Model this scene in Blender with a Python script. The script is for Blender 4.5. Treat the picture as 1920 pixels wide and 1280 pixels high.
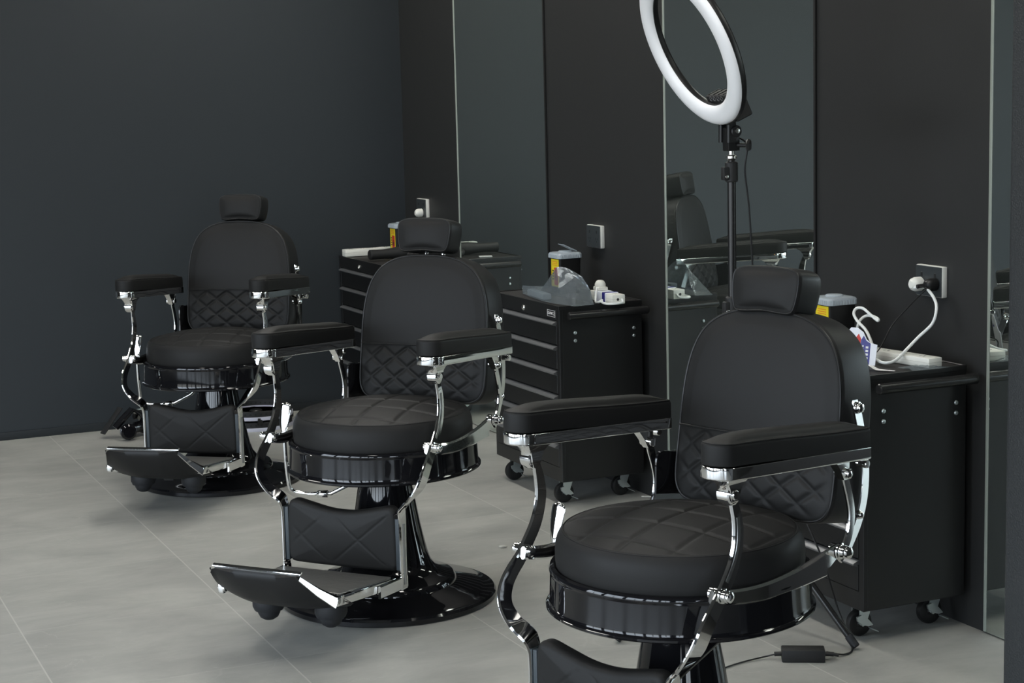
import bpy, bmesh, math, random
from math import sin, cos, pi, radians, sqrt, atan2, hypot
from mathutils import Vector, Matrix
random.seed(4)
S = bpy.context.scene
COL = S.collection
for _o in list(bpy.data.objects): bpy.data.objects.remove(_o)

# ------------------------------------------------------------------ camera
YAW, PITCH, ROLL, FPX, CAMH = 0.42377969, 0.14196654, 0.02570123, 3298.65, 1.5
fw = Vector((sin(YAW)*cos(PITCH), cos(YAW)*cos(PITCH), -sin(PITCH)))
rt0 = Vector((cos(YAW), -sin(YAW), 0)); dn0 = fw.cross(rt0)
rt = rt0*cos(ROLL) + dn0*sin(ROLL); dn = -rt0*sin(ROLL) + dn0*cos(ROLL)
cd = bpy.data.cameras.new('camera'); cam = bpy.data.objects.new('camera', cd); COL.objects.link(cam)
up = -dn; bk = -fw
cam.matrix_world = Matrix(((rt.x, up.x, bk.x, 0), (rt.y, up.y, bk.y, 0), (rt.z, up.z, bk.z, CAMH), (0, 0, 0, 1)))
cd.sensor_fit = 'HORIZONTAL'; cd.sensor_width = 36; cd.lens = 36*FPX/1920; cd.clip_start = .05
S.camera = cam

# ------------------------------------------------------------------ view, world, lights
S.view_settings.view_transform = 'Standard'; S.view_settings.look = 'None'
S.view_settings.gamma = 1; S.view_settings.use_curve_mapping = False
S.view_settings.exposure = 0.0
RX, LX, BY, FY, CH = 3.071, -3.4, 8.03, -4.0, 3.1      # room: right wall, left wall, back wall, shop front, ceiling
w = bpy.data.worlds.new('world'); S.world = w; w.use_nodes = True
nt = w.node_tree; nt.nodes.clear()
out = nt.nodes.new('ShaderNodeOutputWorld'); bg = nt.nodes.new('ShaderNodeBackground')
tc = nt.nodes.new('ShaderNodeTexCoord'); sp = nt.nodes.new('ShaderNodeSeparateXYZ'); rmp = nt.nodes.new('ShaderNodeValToRGB')
mr = nt.nodes.new('ShaderNodeMapRange'); mr.inputs[1].default_value = -.3; mr.inputs[2].default_value = .7
nt.links.new(tc.outputs['Generated'], sp.inputs[0]); nt.links.new(sp.outputs[2], mr.inputs[0]); nt.links.new(mr.outputs[0], rmp.inputs[0])
e = rmp.color_ramp.elements; e[0].position = 0; e[0].color = (.16, .16, .15, 1); e[1].position = 1; e[1].color = (.80, .92, 1.1, 1)
m_ = e.new(.28); m_.color = (.28, .29, .29, 1); m_ = e.new(.36); m_.color = (.75, .85, .95, 1)
nt.links.new(rmp.outputs[0], bg.inputs[0]); bg.inputs[1].default_value = 9.0
nt.links.new(bg.outputs[0], out.inputs[0])
def area(name, loc, rot, sx, sy, power, col=(1, 1, 1), portal=False):
    l = bpy.data.lights.new(name, 'AREA'); l.shape = 'RECTANGLE'; l.size = sx; l.size_y = sy; l.energy = power; l.color = col
    o = bpy.data.objects.new(name, l); COL.objects.link(o); o.location = loc; o.rotation_euler = rot
    if portal: l.cycles.is_portal = True
    return o
WINS = [(-3.0, -1.9), (-.4, 1.15)]
WINL = [(-3.7, -2.0), (-1.8, -.1), (.1, 1.8), (2.0, 3.7), (3.9, 5.6)]
for a, b in WINS:
    area('window_light', ((a+b)/2, FY-.02, 1.4), (radians(90), 0, 0), b-a, 2.6, 1, portal=True)
for a, b in WINL:
    area('window_light', (LX-.02, (a+b)/2, 1.4), (radians(90), 0, radians(-90)), b-a, 2.6, 1, portal=True)
LAMPS = [(2.2, 7.2), (2.2, 5.6), (2.1, 3.0), (-.2, 7.0), (-.2, 4.6), (-.2, 2.0)]
LAMP_E = 20

# ------------------------------------------------------------------ materials
def mat(name, col, rough=.5, metal=0, spec=.5, bump=0, bscale=60, bdist=.002, coat=0, trans=0, alpha=1, ior=1.45, var=0, emit=0):
    m = bpy.data.materials.new(name); m.use_nodes = True; t = m.node_tree; b = t.nodes['Principled BSDF']
    I = b.inputs; I['Base Color'].default_value = (*col, 1); I['Roughness'].default_value = rough; I['Metallic'].default_value = metal
    I['Specular IOR Level'].default_value = spec; I['Coat Weight'].default_value = coat; I['Coat Roughness'].default_value = .03
    I['Transmission Weight'].default_value = trans; I['Alpha'].default_value = alpha; I['IOR'].default_value = ior
    if emit: I['Emission Color'].default_value = (*col, 1); I['Emission Strength'].default_value = emit
    if bump or var:
        g = t.nodes.new('ShaderNodeNewGeometry') if False else t.nodes.new('ShaderNodeTexCoord')
        n = t.nodes.new('ShaderNodeTexNoise'); n.inputs['Scale'].default_value = bscale; n.inputs['Detail'].default_value = 4
        t.links.new(g.outputs['Object'], n.inputs['Vector'])
        if bump:
            bp = t.nodes.new('ShaderNodeBump'); bp.inputs['Strength'].default_value = bump; bp.inputs['Distance'].default_value = bdist
            t.links.new(n.outputs['Fac'], bp.inputs['Height']); t.links.new(bp.outputs['Normal'], I['Normal'])
        if var:
            n2 = t.nodes.new('ShaderNodeTexNoise'); n2.inputs['Scale'].default_value = 1.3; n2.inputs['Detail'].default_value = 5
            t.links.new(g.outputs['Object'], n2.inputs['Vector'])
            mx = t.nodes.new('ShaderNodeMix'); mx.data_type = 'RGBA'
            mx.inputs[6].default_value = (*[c*(1-var) for c in col], 1); mx.inputs[7].default_value = (*[c*(1+var) for c in col], 1)
            t.links.new(n2.outputs['Fac'], mx.inputs[0]); t.links.new(mx.outputs[2], I['Base Color'])
    return m
M = {}
M['wall_b'] = mat('slate wall paint', (.0235, .0285, .0325), .5, bump=.25, bscale=260, bdist=.0006, var=.05, spec=.4)
M['wall_r'] = mat('charcoal wall paint', (.0225, .0230, .0228), .5, bump=.25, bscale=260, bdist=.0006, var=.05, spec=.4)
M['pillar'] = mat('textured black paint', (.028, .030, .031), .42, bump=.7, bscale=300, bdist=.0022, spec=.5)
M['skirting'] = mat('skirting paint', (.018, .022, .025), .45)
M['ceiling'] = mat('ceiling paint', (.10, .10, .10), .8)
M['side'] = mat('dim grey wall', (.05, .052, .055), .7)
M['frame'] = mat('black window frame', (.01, .01, .01), .4)
M['leather'] = mat('black leatherette', (.0125, .0125, .0122), .56, bump=.22, bscale=420, bdist=.0006, spec=.27, var=.06)
M['leather_d'] = mat('black leatherette sides', (.0115, .0117, .012), .5, bump=.2, bscale=420, bdist=.0006, spec=.35)
M['piping'] = mat('black piping', (.008, .008, .008), .4)
M['thread'] = mat('dark thread', (.006, .006, .006), .7)
M['chrome'] = mat('chrome', (.86, .86, .85), .045, 1)
M['enamel'] = mat('gloss black enamel', (.006, .006, .007), .05, coat=0, spec=.55)
M['plate'] = mat('scuffed metal tread', (.24, .24, .23), .30, .6, bump=.5, bscale=24, bdist=.004)
M['rubber'] = mat('black rubber', (.012, .013, .015), .6)
M['alu'] = mat('satin aluminium', (.42, .43, .43), .32, 1)
M['bluebar'] = mat('matt dark steel bar', (.035, .045, .052), .5)
M['tpaint'] = mat('black powder coat', (.0095, .0095, .0095), .38, bump=.15, bscale=500, bdist=.0004, spec=.5)
M['tmat'] = mat('drawer unit top mat', (.024, .022, .021), .6)
M['pull'] = mat('grey drawer pull', (.22, .225, .23), .38, .7)
M['zinc'] = mat('zinc plate', (.62, .68, .68), .28, .9)
M['wheel'] = mat('caster rubber', (.008, .008, .008), .5)
M['white'] = mat('white plastic', (.78, .78, .72), .35)
M['white2'] = mat('white cable sheath', (.80, .82, .80), .4)
M['dplate'] = mat('dark socket face', (.035, .04, .042), .3)
M['bplastic'] = mat('black plastic', (.009, .009, .009), .4)
M['bmatte'] = mat('matt black plastic', (.014, .014, .014), .6)
M['lid'] = mat('clear lid plastic', (.50, .56, .60), .25, alpha=.72)
M['yellow'] = mat('yellow label', (.75, .60, .02), .5)
M['red'] = mat('red label', (.55, .03, .02), .5)
M['orange'] = mat('orange print', (.70, .22, .02), .5)
M['ink'] = mat('black ink', (.02, .02, .02), .5)
M['blue'] = mat('blue print', (.012, .012, .19), .4)
M['card'] = mat('white card', (.78, .80, .86), .5)
M['paper'] = mat('white paper', (.85, .84, .83), .7)
M['diff'] = mat('white light diffuser', (.92, .92, .93), .3, spec=.5)
M['steel'] = mat('bright steel', (.75, .74, .70), .25, 1)
M['hand'] = mat('black tube', (.012, .012, .012), .25, spec=.6)
M['lampface'] = mat('lamp diffuser', (1, .975, .92), .5, emit=LAMP_E)
M['print'] = mat('white print', (.75, .75, .75), .5)
M['lav'] = mat('pale rim', (.52, .52, .60), .35)
M['dust'] = mat('plaster crumb', (.50, .49, .44), .8)
M['edge'] = mat('polished glass edge', (.25, .275, .24), .3)
M['dark'] = mat('dark gap', (.004, .004, .004), .7)
def film():
    m = bpy.data.materials.new('clear plastic film'); m.use_nodes = True; t = m.node_tree; t.nodes.clear()
    o = t.nodes.new('ShaderNodeOutputMaterial'); tr = t.nodes.new('ShaderNodeBsdfTransparent'); tr.inputs[0].default_value = (.86, .89, .90, 1)
    g = t.nodes.new('ShaderNodeBsdfGlossy'); g.inputs[1].default_value = .26; g.inputs[0].default_value = (.9, .95, 1, 1)
    d = t.nodes.new('ShaderNodeBsdfDiffuse'); d.inputs[0].default_value = (.17, .20, .215, 1)
    m1 = t.nodes.new('ShaderNodeMixShader'); m1.inputs[0].default_value = .78; m2 = t.nodes.new('ShaderNodeMixShader'); m2.inputs[0].default_value = .48
    t.links.new(g.outputs[0], m1.inputs[1]); t.links.new(d.outputs[0], m1.inputs[2]); t.links.new(tr.outputs[0], m2.inputs[1]); t.links.new(m1.outputs[0], m2.inputs[2]); t.links.new(m2.outputs[0], o.inputs[0])
    return m
M['film'] = film()
def mirror():
    m = bpy.data.materials.new('hazed mirror'); m.use_nodes = True; t = m.node_tree; b = t.nodes['Principled BSDF']
    b.inputs['Base Color'].default_value = (.80, .86, .82, 1); b.inputs['Metallic'].default_value = 1; b.inputs['Roughness'].default_value = .0
    d = t.nodes.new('ShaderNodeBsdfDiffuse'); d.inputs[0].default_value = (.20, .23, .21, 1); x = t.nodes.new('ShaderNodeMixShader'); x.inputs[0].default_value = .05  # grey-green diffuse haze mixed in to brighten the mirror's reflection
    o = t.nodes['Material Output']; t.links.new(b.outputs[0], x.inputs[1]); t.links.new(d.outputs[0], x.inputs[2]); t.links.new(x.outputs[0], o.inputs[0])
    return m
M['mirror'] = mirror()
def tiles():
    m = bpy.data.materials.new('grey stone floor tiles'); m.use_nodes = True; t = m.node_tree; b = t.nodes['Principled BSDF']; N = t.nodes.new; L = t.links.new
    def mth(op, a, c=None, d=None):
        n = N('ShaderNodeMath'); n.operation = op
        for i, v in enumerate((a, c, d)):
            if v is None: continue
            if isinstance(v, (int, float)): n.inputs[i].default_value = v
            else: L(v, n.inputs[i])
        return n.outputs[0]
    tc = N('ShaderNodeTexCoord'); sp = N('ShaderNodeSeparateXYZ'); L(tc.outputs['Object'], sp.inputs[0])
    def line(s, off, wd):
        f = mth('FRACT', mth('DIVIDE', mth('SUBTRACT', s, off), .6)); d = mth('MINIMUM', f, mth('SUBTRACT', 1.0, f))
        return mth('LESS_THAN', d, wd/1.2)
    lx = line(sp.outputs[0], .7038-6, .0042); ly = line(sp.outputs[1], 7.426-12, .0034)
    # id per tile
    ix = mth('FLOOR', mth('DIVIDE', mth('SUBTRACT', sp.outputs[0], .7038-6), .6)); iy = mth('FLOOR', mth('DIVIDE', mth('SUBTRACT', sp.outputs[1], 7.426-12), .6))
    cb = N('ShaderNodeCombineXYZ'); L(ix, cb.inputs[0]); L(iy, cb.inputs[1]); wn = N('ShaderNodeTexWhiteNoise'); L(cb.outputs[0], wn.inputs[0])
    off = N('ShaderNodeVectorMath'); off.operation = 'SCALE'; L(wn.outputs['Color'], off.inputs[0]); off.inputs[3].default_value = 7.0
    add = N('ShaderNodeVectorMath'); L(tc.outputs['Object'], add.inputs[0]); L(off.outputs[0], add.inputs[1])
    mp = N('ShaderNodeMapping'); L(add.outputs[0], mp.inputs[0]); mp.inputs['Scale'].default_value = (1.8, 3.4, 1); mp.inputs['Rotation'].default_value = (0, 0, .15)
    n1 = N('ShaderNodeTexNoise'); L(mp.outputs[0], n1.inputs[0]); n1.inputs['Scale'].default_value = 1.6; n1.inputs['Detail'].default_value = 8; n1.inputs['Roughness'].default_value = .65; n1.inputs['Distortion'].default_value = .35
    r1 = N('ShaderNodeValToRGB'); L(n1.outputs[0], r1.inputs[0]); E_ = r1.color_ramp.elements
    E_[0].position = .26; E_[0].color = (.265, .265, .246, 1); E_[1].position = .72; E_[1].color = (.435, .434, .400, 1)
    # veins
    n2 = N('ShaderNodeTexNoise'); L(mp.outputs[0], n2.inputs[0]); n2.inputs['Scale'].default_value = 1.1; n2.inputs['Detail'].default_value = 5; n2.inputs['Distortion'].default_value = 1.2
    v = mth('ABSOLUTE', mth('SUBTRACT', n2.outputs[0], .5)); vv = N('ShaderNodeMapRange'); L(v, vv.inputs[0]); vv.inputs[1].default_value = 0; vv.inputs[2].default_value = .008; vv.inputs[3].default_value = .55; vv.inputs[4].default_value = 0
    n3 = N('ShaderNodeTexNoise'); L(tc.outputs['Object'], n3.inputs[0]); n3.inputs['Scale'].default_value = 3; gate = mth('GREATER_THAN', n3.outputs[0], .52)
    mv = N('ShaderNodeMix'); mv.data_type = 'RGBA'; L(mth('MULTIPLY', vv.outputs[0], gate), mv.inputs[0]); L(r1.outputs[0], mv.inputs[6]); mv.inputs[7].default_value = (.42, .42, .39, 1)
    n4 = N('ShaderNodeTexNoise'); L(tc.outputs['Object'], n4.inputs[0]); n4.inputs['Scale'].default_value = .9
    fy = mth('MULTIPLY', ly, mth('ADD', mth('MULTIPLY', n4.outputs[0], .9), -.1))
    g = mth('MINIMUM', mth('ADD', mth('MULTIPLY', lx, .85), fy), 1.0)
    mg = N('ShaderNodeMix'); mg.data_type = 'RGBA'; L(g, mg.inputs[0]); L(mv.outputs[2], mg.inputs[6]); mg.inputs[7].default_value = (.50, .50, .46, 1)
    L(mg.outputs[2], b.inputs['Base Color'])
    rr = N('ShaderNodeMapRange'); L(n1.outputs[0], rr.inputs[0]); rr.inputs[3].default_value = .36; rr.inputs[4].default_value = .5; L(rr.outputs[0], b.inputs['Roughness'])
    b.inputs['Specular IOR Level'].default_value = .4
    bp = N('ShaderNodeBump'); bp.inputs['Strength'].default_value = .12; bp.inputs['Distance'].default_value = .002; L(n1.outputs[0], bp.inputs['Height']); L(bp.outputs[0], b.inputs['Normal'])
    return m
M['tiles'] = tiles()

# ------------------------------------------------------------------ mesh helpers
def thing(name, label, cat, loc=(0, 0, 0), rz=0, group=None):
    o = bpy.data.objects.new(name, None); COL.objects.link(o); o.location = loc; o.rotation_euler = (0, 0, rz); o.empty_display_size = .1
    o['label'] = label; o['category'] = cat
    if group: o['group'] = group
    return o
def tag(o, label, cat, group=None):
    o['label'] = label; o['category'] = cat
    if group: o['group'] = group
    return o
def obj(name, bm, mats, parent=None, angle=35, smooth=True):
    me = bpy.data.meshes.new(name)
    bmesh.ops.recalc_face_normals(bm, faces=bm.faces[:])
    if smooth:
        for f in bm.faces: f.smooth = True
    bm.to_mesh(me); bm.free()
    if smooth: me.set_sharp_from_angle(angle=radians(angle))
    for m in (mats if isinstance(mats, (list, tuple)) else [mats]): me.materials.append(M[m])
    o = bpy.data.objects.new(name, me); COL.objects.link(o)
    if parent: o.parent = parent
    return o
def struct(name, bm, m, **k):
    o = obj(name, bm, m, **k); o['kind'] = 'structure'; return o
def B(): return bmesh.new()
def box(bm, x0, x1, y0, y1, z0, z1, bev=0, seg=2, mi=0, tf=None):
    r = bmesh.ops.create_cube(bm, size=1)
    vs = r['verts']
    for v in vs: v.co = Vector(((x0+x1)/2+v.co.x*(x1-x0), (y0+y1)/2+v.co.y*(y1-y0), (z0+z1)/2+v.co.z*(z1-z0)))
    fs = set(f for v in vs for f in v.link_faces)
    for f in fs: f.material_index = mi
    if bev:
        es = list(set(e for v in vs for e in v.link_edges))
        rr = bmesh.ops.bevel(bm, geom=es, offset=bev, segments=seg, affect='EDGES', profile=.5)
        for f in rr['faces']: f.material_index = mi
        vs = list(set(v for f in rr['faces'] for v in f.verts) | set(v for v in vs if v.is_valid))
    if tf:
        for v in vs: v.co = tf(v.co)
    return vs
def grid_faces(bm, rows, close_u=True, mi=0):
    n = len(rows[0])
    for i in range(len(rows)-1):
        for j in range(n if close_u else n-1):
            a, b, c, d = rows[i][j], rows[i][(j+1) % n], rows[i+1][(j+1) % n], rows[i+1][j]
            vs = []
            for v in (a, b, c, d):
                if v not in vs: vs.append(v)
            if len(vs) > 2:
                try: f = bm.faces.new(vs); f.material_index = mi
                except ValueError: pass
def cap(bm, row, mi=0):
    try: f = bm.faces.new(row); f.material_index = mi
    except ValueError: pass
def lathe(bm, prof, seg=48, org=(0, 0, 0), axis=(0, 0, 1), mi=0):
    ax = Vector(axis).normalized(); t = Vector((1, 0, 0)) if abs(ax.x) < .8 else Vector((0, 1, 0))
    u = ax.cross(t).normalized(); v = ax.cross(u); o = Vector(org); rows = []
    for r, h in prof:
        if r < 1e-6: p = bm.verts.new(o+ax*h); rows.append([p]*seg)
        else: rows.append([bm.verts.new(o+ax*h+(u*cos(2*pi*k/seg)+v*sin(2*pi*k/seg))*r) for k in range(seg)])
    grid_faces(bm, rows, mi=mi)
    if prof[0][0] > 1e-6: cap(bm, rows[0][::-1], mi)
    if prof[-1][0] > 1e-6: cap(bm, rows[-1], mi)
def rod(bm, p0, p1, r, seg=16, r1=None, mi=0, bev=0):
    p0 = Vector(p0); p1 = Vector(p1); L_ = (p1-p0).length; r1 = r if r1 is None else r1
    b = bev or min(r, r1)*.15
    lathe(bm, [(0, 0), (max(r-b, 1e-4), 0), (r, b), (r1, L_-b), (max(r1-b, 1e-4), L_), (0, L_)], seg, p0, p1-p0, mi)
def spline(pts, n=8, closed=False):
    P = [Vector(p) for p in pts]; out = []; m = len(P)
    rng = range(m if closed else m-1)
    for i in rng:
        if closed: a, b, c, d = P[(i-1) % m], P[i], P[(i+1) % m], P[(i+2) % m]
        else: a = P[i-1] if i else P[0]*2-P[1]; b, c = P[i], P[i+1]; d = P[i+2] if i+2 < m else P[-1]*2-P[-2]
        for k in range(n):
            t = k/n; out.append(.5*((2*b)+(c-a)*t+(2*a-5*b+4*c-d)*t*t+(3*b-a-3*c+d)*t**3))
    if not closed: out.append(P[-1].copy())
    return out
def tube(bm, pts, r, seg=10, closed=False, mi=0):
    P = [Vector(p) for p in pts]; n = len(P); rows = []; nrm = None
    for i in range(n):
        if closed: T = (P[(i+1) % n]-P[i-1])
        else: T = P[min(i+1, n-1)]-P[max(i-1, 0)]
        T.normalize()
        if nrm is None:
            nrm = T.cross(Vector((0, 0, 1)));
            if nrm.length < .1: nrm = T.cross(Vector((1, 0, 0)))
        nrm = (nrm-T*nrm.dot(T)).normalized(); bn = T.cross(nrm); rr = r[i] if isinstance(r, (list, tuple)) else r
        rows.append([bm.verts.new(P[i]+(nrm*cos(2*pi*k/seg)+bn*sin(2*pi*k/seg))*rr) for k in range(seg)])
    if closed: rows.append(rows[0])
    grid_faces(bm, rows, mi=mi)
    if not closed: cap(bm, rows[0][::-1], mi); cap(bm, rows[-1], mi)
def band(bm, path, wid, th, yref=(0, 1, 0), edge=1, mi=0, ch=.28):
    # path = one edge of a flat bar; wid spreads to one side, th along yref
    P = [Vector(p) for p in path]; n = len(P); rows = []
    for i in range(n):
        T = (P[min(i+1, n-1)]-P[max(i-1, 0)]).normalized(); Bv = Vector(yref); Bv = (Bv-T*Bv.dot(T)).normalized(); W = Bv.cross(T)*edge
        w_ = wid[i] if isinstance(wid, (list, tuple)) else wid; t_ = th[i] if isinstance(th, (list, tuple)) else th
        c = min(t_*ch, w_*ch)
        sec = [(c, -t_/2), (w_-c, -t_/2), (w_, -t_/2+c), (w_, t_/2-c), (w_-c, t_/2), (c, t_/2), (0, t_/2-c), (0, -t_/2+c)]
        rows.append([bm.verts.new(P[i]+W*a+Bv*b) for a, b in sec])
    grid_faces(bm, rows, mi=mi); cap(bm, rows[0][::-1], mi); cap(bm, rows[-1], mi)
def resample(pts, n):
    P = [Vector(p) for p in pts]; L_ = [0]
    for a, b in zip(P, P[1:]+P[:1]): L_.append(L_[-1]+(b-a).length)
    out = []; j = 0
    for k in range(n):
        s = L_[-1]*k/n
        while L_[j+1] < s: j += 1
        a, b = P[j], P[(j+1) % len(P)]; out.append(a.lerp(b, (s-L_[j])/max(L_[j+1]-L_[j], 1e-9)))
    return out
def pad(bm, outline, fr, thick, re=.02, crown=.01, disp=None, rings=30, n=160, back_re=None, mi_side=0, back_in=0.0, back_crown=0.0):
    O = resample(outline, n); C = sum(O, Vector((0, 0)))/n
    nr = []
    for i in range(n):
        T = (O[(i+1) % n]-O[i-1]).normalized(); q = Vector((T.y, -T.x))
        nr.append(q)
    if sum((O[i]-C).dot(nr[i]) for i in range(n)) < 0: nr = [-q for q in nr]
    back_re = re if back_re is None else back_re
    rows = []
    def ring(f, mi=0): rows.append([bm.verts.new(fr(*f(i))) for i in range(n)])
    cw0 = crown(C.x, C.y) if callable(crown) else crown
    c0 = bm.verts.new(fr(C.x, C.y, cw0+(disp(C.x, C.y) if disp else 0))); rows.append([c0]*n)
    for k in range(1, rings+1):
        s = k/rings
        def f(i):
            p = C.lerp(O[i]-nr[i]*re, s); return p.x, p.y, (crown(p.x, p.y)*(1-s**7) if callable(crown) else crown*(1-s**2.4))+(disp(p.x, p.y)*min(1, (1-s)*9+.0) if disp else 0)
        ring(f)
    for k in range(1, 6):
        a = k/5*pi/2; ring(lambda i: ((O[i]-nr[i]*re*(1-sin(a))).x, (O[i]-nr[i]*re*(1-sin(a))).y, -re*(1-cos(a))))
    nf = len(rows)
    d1 = back_in
    for k in range(0, 6):
        a = k/5*pi/2; q = back_re*(1-cos(a))+d1; z = -thick+back_re*(1-sin(a)); ring(lambda i: ((O[i]-nr[i]*q).x, (O[i]-nr[i]*q).y, z))
    for s in (.6, .25):
        def f(i):
            p = C.lerp(O[i]-nr[i]*(back_re+d1), s); return p.x, p.y, -thick-back_crown*(1-s*s)
        ring(f)
    c1 = bm.verts.new(fr(C.x, C.y, -thick-back_crown)); rows.append([c1]*n)
    grid_faces(bm, rows[:nf]); grid_faces(bm, rows[nf-1:], mi=mi_side)
    return O, nr
def quilt(a, b, pa, pb, depth, wd, a0=0, b0=0):
    u = (a-a0)/pa+(b-b0)/pb; v = (a-a0)/pa-(b-b0)/pb
    sc = 1/hypot(1/pa, 1/pb); g = 0
    for q in (u, v):
        d = abs(q-round(q))*sc; g = max(g, math.exp(-(d/wd)**2))
        if g > .999: break
    return -depth*g
def gridq(a, b, pa, pb, depth, wd):
    d = min(abs(a/pa-round(a/pa))*pa, abs(b/pb-round(b/pb))*pb); return -depth*math.exp(-(d/wd)**2)
def text(name, s, size, m, parent, mtx, ext=.0004, align='CENTER'):
    cu = bpy.data.curves.new(name, 'FONT'); cu.body = s; cu.size = size; cu.extrude = ext; cu.align_x = align; cu.align_y = 'CENTER'
    o = bpy.data.objects.new(name+'_c', cu); COL.objects.link(o)
    bpy.context.view_layer.update()
    me = bpy.data.meshes.new_from_object(o.evaluated_get(bpy.context.evaluated_depsgraph_get())); bpy.data.objects.remove(o)
    me.materials.clear(); me.materials.append(M[m]); me.transform(mtx); me.name = name
    p = bpy.data.objects.new(name, me); COL.objects.link(p); p.parent = parent; return p
def copy_tree(o, loc, rz, label, parent=None):
    c = o.copy(); COL.objects.link(c)
    if parent is None: c.location = loc; c.rotation_euler = (0, 0, rz); c['label'] = label
    else: c.parent = parent
    for ch in list(o.children): copy_tree(ch, None, None, None, c)
    return c

# ------------------------------------------------------------------ room
bm = B(); box(bm, LX-.2, RX+.2, FY-.2, BY+.2, -.1, 0); struct('floor', bm, 'tiles')
bm = B(); box(bm, LX-.2, RX+.2, FY-.2, BY+.2, CH, CH+.1); struct('ceiling', bm, 'ceiling')
bm = B(); box(bm, RX, RX+.2, FY-.2, BY+.2, 0, CH); struct('wall_right', bm, 'wall_r')
bm = B(); box(bm, LX-.2, RX, BY, BY+.2, 0, CH); struct('wall_back', bm, 'wall_b')
bm = B()
ys = [FY-.2]+[v for p in WINL for v in p]+[BY]
for i in range(0, len(ys), 2): box(bm, LX-.2, LX, ys[i], ys[i+1], .1, 2.7)
box(bm, LX-.2, LX, FY-.2, BY, 0, .1); box(bm, LX-.2, LX, FY-.2, BY, 2.7, CH); struct('wall_left', bm, 'side')
for k, (a, b) in enumerate(WINL):
    bm = B()
    for y0, y1, z0, z1 in ((a, a+.05, .1, 2.7), (b-.05, b, .1, 2.7), (a+.05, b-.05, .1, .15), (a+.05, b-.05, 2.65, 2.7), (a+.05, b-.05, 2.05, 2.1), ((a+b)/2-.02, (a+b)/2+.02, .15, 2.05)):
        box(bm, LX-.14, LX-.06, y0, y1, z0, z1)
    struct('window_%d' % (k+3), bm, 'frame')
bm = B()
xs = [LX]+[v for p in WINS for v in p]+[RX]
for i in range(0, len(xs), 2): box(bm, xs[i], xs[i+1], FY-.2, FY, .1, 2.7)
box(bm, LX, RX, FY-.2, FY, 0, .1); box(bm, LX, RX, FY-.2, FY, 2.7, CH); struct('wall_front', bm, 'side')
for k, (a, b) in enumerate(WINS):
    bm = B()
    for x0, x1, z0, z1 in ((a, a+.05, .1, 2.7), (b-.05, b, .1, 2.7), (a+.05, b-.05, .1, .15), (a+.05, b-.05, 2.65, 2.7), (a+.05, b-.05, 2.05, 2.1), ((a+b)/2-.02, (a+b)/2+.02, .15, 2.05)):
        box(bm, x0, x1, FY-.14, FY-.06, z0, z1)
    struct('window_%d' % (k+1), bm, 'frame')
bm = B(); box(bm, LX, 2.6, BY-.010, BY, 0, .036, .003); struct('baseboard_back', bm, 'skirting')
# end of the partition nearest the camera, on the right
bm = B(); box(bm, 2.064, RX, 2.25, 2.45, 0, CH, .012, 3); struct('wall_partition', bm, 'pillar')

# ceiling lamps (long LED panels)
lamp0 = None
for k, (x, y) in enumerate(LAMPS):
    lab = 'long white LED panel lamp on the ceiling, %s' % ['over the rearmost barber chair', 'near the wall by the middle barber chair', 'over the nearest barber chair', 'by the slate back wall', 'in the middle of the room', 'close to the shop windows'][k]
    if lamp0 is None:
        lamp0 = thing('ceiling_lamp', lab, 'lamp', (x, y, CH), 0, 'LED panel lamps on the ceiling')
        bm = B()
        for a, b, c, d in ((-.62, .62, -.17, -.15), (-.62, .62, .15, .17), (-.62, -.60, -.15, .15), (.60, .62, -.15, .15)): box(bm, c, d, a, b, -.05, 0)
        obj('lamp_frame', bm, 'white', lamp0)
        bm = B(); box(bm, -.15, .15, -.60, .60, -.04, -.03); obj('lamp_diffuser', bm, 'lampface', lamp0)
    else: copy_tree(lamp0, (x, y, CH), 0, lab)

# mirrors
def make_mirror(ya, yb, lab, rz=0):
    t = thing('wall_mirror', lab, 'mirror', (RX-(ya-yb)*sin(rz), ya, 0), rz, 'tall frameless mirrors on the right wall')
    W = ya-yb; bm = B(); box(bm, -.006, -.0005, -W, 0, .004, 2.75); obj('mirror_glass', bm, 'mirror', t, smooth=False)
    bm = B(); box(bm, -.0085, -.0005, .0005, .0115, .004, 2.75, .002, 1); obj('polished_edge', bm, 'edge', t)
    bm = B(); box(bm, -.007, -.0005, -W-.010, -W-.0005, .004, 2.75); obj('dark_edge', bm, 'dark', t)  # near side face of the mirror, dark material
    return t
make_mirror(7.33, 6.42, 'tall frameless wall mirror between the back corner and the middle drawer unit')
make_mirror(5.40, 4.524, 'tall frameless wall mirror behind the ring light pole', radians(1.4))
make_mirror(3.70, 2.80, 'tall frameless wall mirror mostly hidden, at the right edge by the textured partition')

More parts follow.
